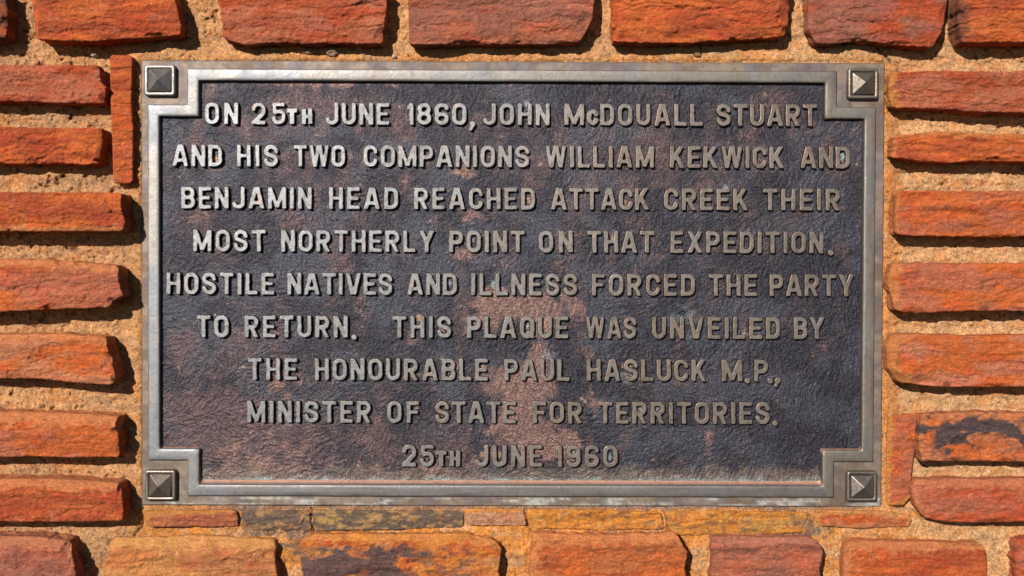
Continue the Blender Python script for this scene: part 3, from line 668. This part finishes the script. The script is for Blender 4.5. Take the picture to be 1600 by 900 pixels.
def glyphs():
    g = {}; t = TH
    w = .74; g['A'] = G_(w).line(.07,-.1,w/2-.015,1.1).line(w-.07,-.1,w/2+.015,1.1).line(.2,.28,w-.2,.28,.16)
    w = .64; g['B'] = G_(w).line(h_,0,h_,1).path([(h_,1-h_),(w-h_-.02,1-h_,.18),(w-h_-.02,.52,.18),(h_,.52)]).path([(h_,.52),(w-h_,.52,.19),(w-h_,h_,.19),(h_,h_)])
    w = .64; cp = [(w-h_,.66),(w-h_,1-h_,R_),(h_,1-h_,R_),(h_,h_,R_),(w-h_,h_,R_),(w-h_,.34)]; g['C'] = G_(w).path(cp)
    g['D'] = G_(w).path([(h_,h_),(w-h_,h_,R_),(w-h_,1-h_,R_),(h_,1-h_)], True).line(h_,0,h_,1)
    w = .58; g['E'] = G_(w).line(h_,0,h_,1).line(0,h_*.95,w,h_*.95,t*.95).line(0,1-h_*.95,w,1-h_*.95,t*.95).line(0,.5,w-.06,.5,t*.85)
    g['F'] = G_(w).line(h_,0,h_,1).line(0,1-h_*.95,w,1-h_*.95,t*.95).line(0,.5,w-.06,.5,t*.85)
    w = .64; g['H'] = G_(w).line(h_,0,h_,1).line(w-h_,0,w-h_,1).line(h_,.5,w-h_,.5,t*.85)
    g['I'] = G_(.21).line(.105,0,.105,1)
    w = .58; g['J'] = G_(w).path([(w-h_,1),(w-h_,h_,R_*.85),(h_,h_,R_*.7),(h_,.30)])
    w = .68; g['K'] = G_(w).line(h_,0,h_,1).line(t*.6,.33,w-.1,1.08).line(.28,.56,w-.07,-.1)
    w = .56; g['L'] = G_(w).line(h_,0,h_,1).line(0,h_*.95,w,h_*.95,t*.95)
    w = .84; g['M'] = G_(w).line(h_,0,h_,1).line(w-h_,0,w-h_,1).line(h_*.8,1.08,w/2,.06,t*.9).line(w-h_*.8,1.08,w/2,.06,t*.9)
    w = .64; g['N'] = G_(w).line(h_,0,h_,1).line(w-h_,0,w-h_,1).line(h_*.6,1.08,w-h_*.6,-.08)
    w = .66; g['O'] = G_(w).path([(h_,h_,R_),(w-h_,h_,R_),(w-h_,1-h_,R_),(h_,1-h_,R_)], True)
    g['0'] = g['O']
    g['Q'] = G_(w).path([(h_,h_,R_),(w-h_,h_,R_),(w-h_,1-h_,R_),(h_,1-h_,R_)], True).line(.34,.30,w-.02,-.05,t*.85)
    w = .62; g['P'] = G_(w).line(h_,0,h_,1).path([(h_,1-h_),(w-h_,1-h_,.19),(w-h_,.45,.19),(h_,.45)])
    w = .66; g['R'] = G_(w).line(h_,0,h_,1).path([(h_,1-h_),(w-h_-.02,1-h_,.19),(w-h_-.02,.47,.19),(h_,.47)]).line(.30,.50,w-.09,-.08)
    w = .64; g['S'] = G_(w).path([(w-h_,.69),(w-h_,1-h_,R_*.95),(h_,1-h_,R_*.95),(h_,.60,.13),(w/2,.50,.3),(w-h_,.42,.13),(w-h_,h_,R_*.95),(h_,h_,R_*.95),(h_,.31)])
    w = .64; g['T'] = G_(w).line(w/2,0,w/2,1).line(0,1-h_*.95,w,1-h_*.95,t*.95)
    w = .64; g['U'] = G_(w).path([(h_,1),(h_,h_,R_),(w-h_,h_,R_),(w-h_,1)])
    w = .72; g['V'] = G_(w).line(.08,1.1,w/2-.01,-.1).line(w-.08,1.1,w/2+.01,-.1)
    w = .98; g['W'] = G_(w).line(.09,1.1,.28,-.1,t*.9).line(.47,1.1,.28,-.1,t*.85).line(w-.09,1.1,w-.28,-.1,t*.9).line(w-.47,1.1,w-.28,-.1,t*.85)
    w = .72; g['X'] = G_(w).line(.06,-.1,w-.06,1.1).line(.06,1.1,w-.06,-.1)
    w = .72; g['Y'] = G_(w).line(w/2,0,w/2,.45).line(.07,1.1,w/2,.40).line(w-.07,1.1,w/2,.40)
    w = .30; g['1'] = G_(w).line(w-h_,0,w-h_,1).line(.02,.74,w-.05,.98,.15)
    w = .64; g['2'] = G_(w).path([(h_,.68),(h_,1-h_,R_*.95),(w-h_,1-h_,R_*.95),(w-h_,.52,.18),(h_*.9,h_*.6)]).line(0,h_*.95,w,h_*.95,t*.95)
    g['5'] = G_(w).line(.04,1-h_*.95,w-.03,1-h_*.95,t*.95).line(.04+h_,.5,.04+h_,1,t*.9).path([(.05+h_*.6,.53),(w/2,.60,.3),(w-h_,.56,.18),(w-h_,h_,R_*.95),(h_,h_,R_*.95),(h_,.29)])
    g['6'] = G_(w).path([(h_,h_,.2),(w-h_,h_,.2),(w-h_,.49,.18),(h_,.49,.18)], True).path([(h_,.3),(h_,1-h_,R_*.95),(w-h_,1-h_,.14),(w-h_,.755)])
    g['9'] = G_(w).path([(h_,.51,.18),(w-h_,.51,.18),(w-h_,1-h_,.2),(h_,1-h_,.2)], True).path([(w-h_,.65),(w-h_,h_,R_*.95),(h_,h_,.14),(h_,.245)])
    g['8'] = G_(w).path([(h_,h_,.2),(w-h_,h_,.2),(w-h_,.52,.2),(h_,.52,.2)], True).path([(h_+.02,.52,.18),(w-h_-.02,.52,.18),(w-h_-.02,1-h_,.18),(h_+.02,1-h_,.18)], True)
    q = G_(.25); q.clip = False; q.dot.append((.125,.03,.125)); g['.'] = q
    q = G_(.30); q.dot.append((.16,.05,.13)); q.seg.append((.20,.02,.05,-.25,.13)); q.clip = False; g[','] = q
    q = G_(.62, .26); q.line(.31,0,.31,1).line(0,.87,.62,.87); g['t'] = q
    q = G_(.62, .25); q.line(.125,0,.125,1).line(.495,0,.495,1).line(.1,.5,.5,.5,.22); g['h'] = q
    q = G_(.66, .26); q.path([(.53,.66),(.53,.87,.2),(.13,.87,.25),(.13,.13,.25),(.53,.13,.2),(.53,.34)]); g['c'] = q
    return g
GL = glyphs()
def contours(g, st=.034, iso=0.0):
    m = .13; xs_ = np.arange(-m, g.w+m, st); ys_ = np.arange(-m-(.3 if not g.clip else 0), 1+m, st)
    X, Y = np.meshgrid(xs_, ys_); D = g.sdf(X, Y)
    K = D.copy(); K[1:-1,1:-1] = (D[1:-1,1:-1]*4+D[:-2,1:-1]+D[2:,1:-1]+D[1:-1,:-2]+D[1:-1,2:])/8; D = K-iso
    D[D == 0] = 1e-9; nxt = {}; pos = {}
    def cut(j0, i0, j1, i1):
        key = (min((j0,i0),(j1,i1)), max((j0,i0),(j1,i1)))
        if key not in pos:
            a, b = D[j0,i0], D[j1,i1]; t = a/(a-b); pos[key] = (xs_[i0]+(xs_[i1]-xs_[i0])*t, ys_[j0]+(ys_[j1]-ys_[j0])*t)
        return key
    ny, nx = D.shape
    for j in range(ny-1):
        for i in range(nx-1):
            c = [(j,i),(j,i+1),(j+1,i+1),(j+1,i)]; s = [D[a] < 0 for a in c]
            if all(s) or not any(s): continue
            ent, ext = [], []
            for k in range(4):
                a, b = c[k], c[(k+1) % 4]
                if s[k] != s[(k+1) % 4]: (ext if s[k] else ent).append(cut(*a, *b))
            if len(ent) == 1: nxt[ext[0]] = ent[0]
            else:
                for e in ext:
                    dd = [(pos[e][0]-pos[q][0])**2+(pos[e][1]-pos[q][1])**2 for q in ent]; k = int(np.argmin(dd)); nxt[e] = ent.pop(k)
    out = []; seen = set()
    for k in list(nxt):
        if k in seen: continue
        lp = []; q = k
        while q not in seen and q in nxt: seen.add(q); lp.append(pos[q]); q = nxt[q]
        if len(lp) > 6:
            lp = np.array(lp); 
            # drop nearly coincident points
            kp = [0]
            for i in range(1, len(lp)):
                if np.hypot(*(lp[i]-lp[kp[-1]])) > st*.45: kp.append(i)
            out.append(lp[kp])
    return out
def outward(g, lp):
    e = .012; dx = g.sdf(lp[:,0]+e, lp[:,1])-g.sdf(lp[:,0]-e, lp[:,1]); dz = g.sdf(lp[:,0], lp[:,1]+e)-g.sdf(lp[:,0], lp[:,1]-e)
    n = np.stack([dx, dz], -1); n /= np.maximum(np.linalg.norm(n, axis=1), 1e-6)[:,None]
    n = (np.roll(n,1,0)+2*n+np.roll(n,-1,0)); return n/np.maximum(np.linalg.norm(n, axis=1), 1e-6)[:,None]
GM = {}
RINGS = [(.016, 0.0, 0), (.006, .60, 1), (.004, .90, 2), (-.008, .985, 3), (-.022, 1.0, 4)]
for ch, g in GL.items():
    lps = contours(g); ns = [outward(g, l) for l in lps]; V = []; Fq = []; rid = []
    off = 0; tops = []
    for l, n in zip(lps, ns):
        m = len(l)
        for (o, hh, r) in RINGS:
            q = l+n*o; V.append(np.c_[q, np.full(m, hh)]); rid.append(np.full(m, r))
        for i in range(len(RINGS)-1):
            for k in range(m): Fq.append((off+i*m+k, off+i*m+(k+1) % m, off+(i+1)*m+(k+1) % m, off+(i+1)*m+k))
        tops.append((off+(len(RINGS)-1)*m, m, l+n*RINGS[-1][0])); off += m*len(RINGS)
    idx = np.concatenate([np.arange(a, a+m) for a, m, _ in tops])
    tri = tessellate_polygon([[Vector((x, y, 0)) for x, y in q] for _, _, q in tops])
    for t_ in tri:
        Fq.append(tuple(int(idx[k]) for k in t_))
    GM[ch] = (np.concatenate(V), Fq, np.concatenate(rid))
def ccw_fix(V, F):
    # every face should look outward (towards -Y at the top)
    out = []
    for f in F:
        out.append(f)
    return out
LINES = [
 (160, [('ON',320,372),('25',393,446),('th',448,488,'s'),('JUNE',509,608),('1860',636,729),(',',733,743),('JOHN',755,859),('M',882,913),('c',917,935,'s'),('DOUALL',938,1098),('STUART',1120,1277)]),
 (226, [('AND',269,347),('HIS',370,434),('TWO',459,539),('COMPANIONS',568,827),('WILLIAM',852,1022),('KEKWICK',1047,1226),('AND',1251,1328)]),
 (292, [('BENJAMIN',283,487),('HEAD',514,622),('REACHED',647,836),('ATTACK',861,1015),('CREEK',1038,1169),('THEIR',1193,1313)]),
 (359, [('MOST',302,415),('NORTHERLY',439,679),('POINT',702,820),('ON',842,895),('THAT',918,1022),('EXPEDITION',1048,1287),('.',1294,1303)]),
 (426, [('HOSTILE',260,428),('NATIVES',449,613),('AND',636,714),('ILLNESS',736,902),('FORCED',925,1086),('THE',1108,1183),('PARTY',1203,1335)]),
 (493, [('TO',307,357),('RETURN',382,543),('.',549,557),('THIS',613,705),('PLAQUE',730,888),('WAS',915,994),('UNVEILED',1019,1219),('BY',1241,1288)]),
 (559.5, [('THE',387,464),('HONOURABLE',492,762),('PAUL',788,890),('HASLUCK',917,1104),('M',1128,1160),('.',1164,1172),('P',1179,1200),('.',1199,1207),(',',1210,1219)]),
 (626, [('MINISTER',386,580),('OF',605,655),('STATE',680,806),('FOR',833,910),('TERRITORIES',935,1203),('.',1207,1216)]),
 (694, [('25',628,678),('th',681,719,'s'),('JUNE',743,847),('1960',868,965)]),
]
rl_ = random.Random(11)
def letter(ch, px, py, wpx, hpx):
    """px,py: lower left of the letter on the picture grid; sizes in plan units"""
    V, F, rid = GM[ch]; g = GL[ch]
    x = V[:,0]/g.w*wpx if ch not in '.,' else V[:,0]*34; y = V[:,1]*hpx; z = V[:,2]
    sd = rl_.randrange(10000)
    wob = fbm(x/5.+sd, y/5., 3, sd)*.45; wob2 = fbm(x/5., y/5.+sd, 3, sd+3)*.45
    ca = math.radians(rl_.uniform(-.9, .9)); cx, cy = wpx/2, hpx/2
    xx = (x-cx)*math.cos(ca)-(y-cy)*math.sin(ca)+cx+wob; yy = (x-cx)*math.sin(ca)+(y-cy)*math.cos(ca)+cy+wob2
    X_ = px+xx; Y_ = py-yy
    top = HL+rl_.uniform(-.4, .4); hh = (HF-.8)*(1-z)+top*z+(z > .9)*(rl_.uniform(-.02, .02)*x+rl_.uniform(-.012, .012)*y)
    W3 = P(X_, Y_, np.full(len(X_), HL)); W3[:,1] = -hh
    # colour: worn grey face, coppery worn rims towards the right side of the plaque, sides painted near black to deepen their shade
    t = sstep(500, 1000, X_+fbm(X_/60., Y_/60., 3, 91)*120+ (Y_-400)*.35)
    c = mix(C(.245,.245,.25), C(.22,.18,.148), t)  # face painted browner and darker to lower right, like sun sheen fading
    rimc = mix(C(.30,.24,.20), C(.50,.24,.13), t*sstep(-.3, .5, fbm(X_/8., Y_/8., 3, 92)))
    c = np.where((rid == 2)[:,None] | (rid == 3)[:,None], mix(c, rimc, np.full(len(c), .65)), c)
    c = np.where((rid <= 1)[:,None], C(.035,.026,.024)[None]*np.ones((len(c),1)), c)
    nflat = sum(1 for f in F if len(f) == 3)
    nm = {'.': 'full_stop', ',': 'comma'}.get(ch, 'numeral' if ch.isdigit() else 'letter')
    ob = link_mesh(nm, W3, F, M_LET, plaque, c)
    ob.data.polygons.foreach_set('use_smooth', np.array([len(f) == 4 for f in F])); ob.data.update()
    return ob
for (y0, words) in LINES:
    for wd in words:
        s, x0, x1 = wd[:3]; small = len(wd) > 3
        hp = 24.5 if small else 34.0; k = hp
        ws = [GL[c_].w*(34 if not small else 27)*(1.0 if not small else (.98 if s == 'th' else .95)) for c_ in s]
        gap = (x1-x0-sum(ws))/(len(s)-1) if len(s) > 1 else 0
        if len(s) == 1: ws = [x1-x0]
        elif gap < 3.5:
            f = (x1-x0-3.5*(len(s)-1))/sum(ws); ws = [w*f for w in ws]; gap = 3.5
        x = x0
        for c_, w in zip(s, ws):
            drift = (x-320)/950.*3.0
            letter(c_, x, y0+34+drift+(0 if not small else -.5), w, hp); x += w+gap
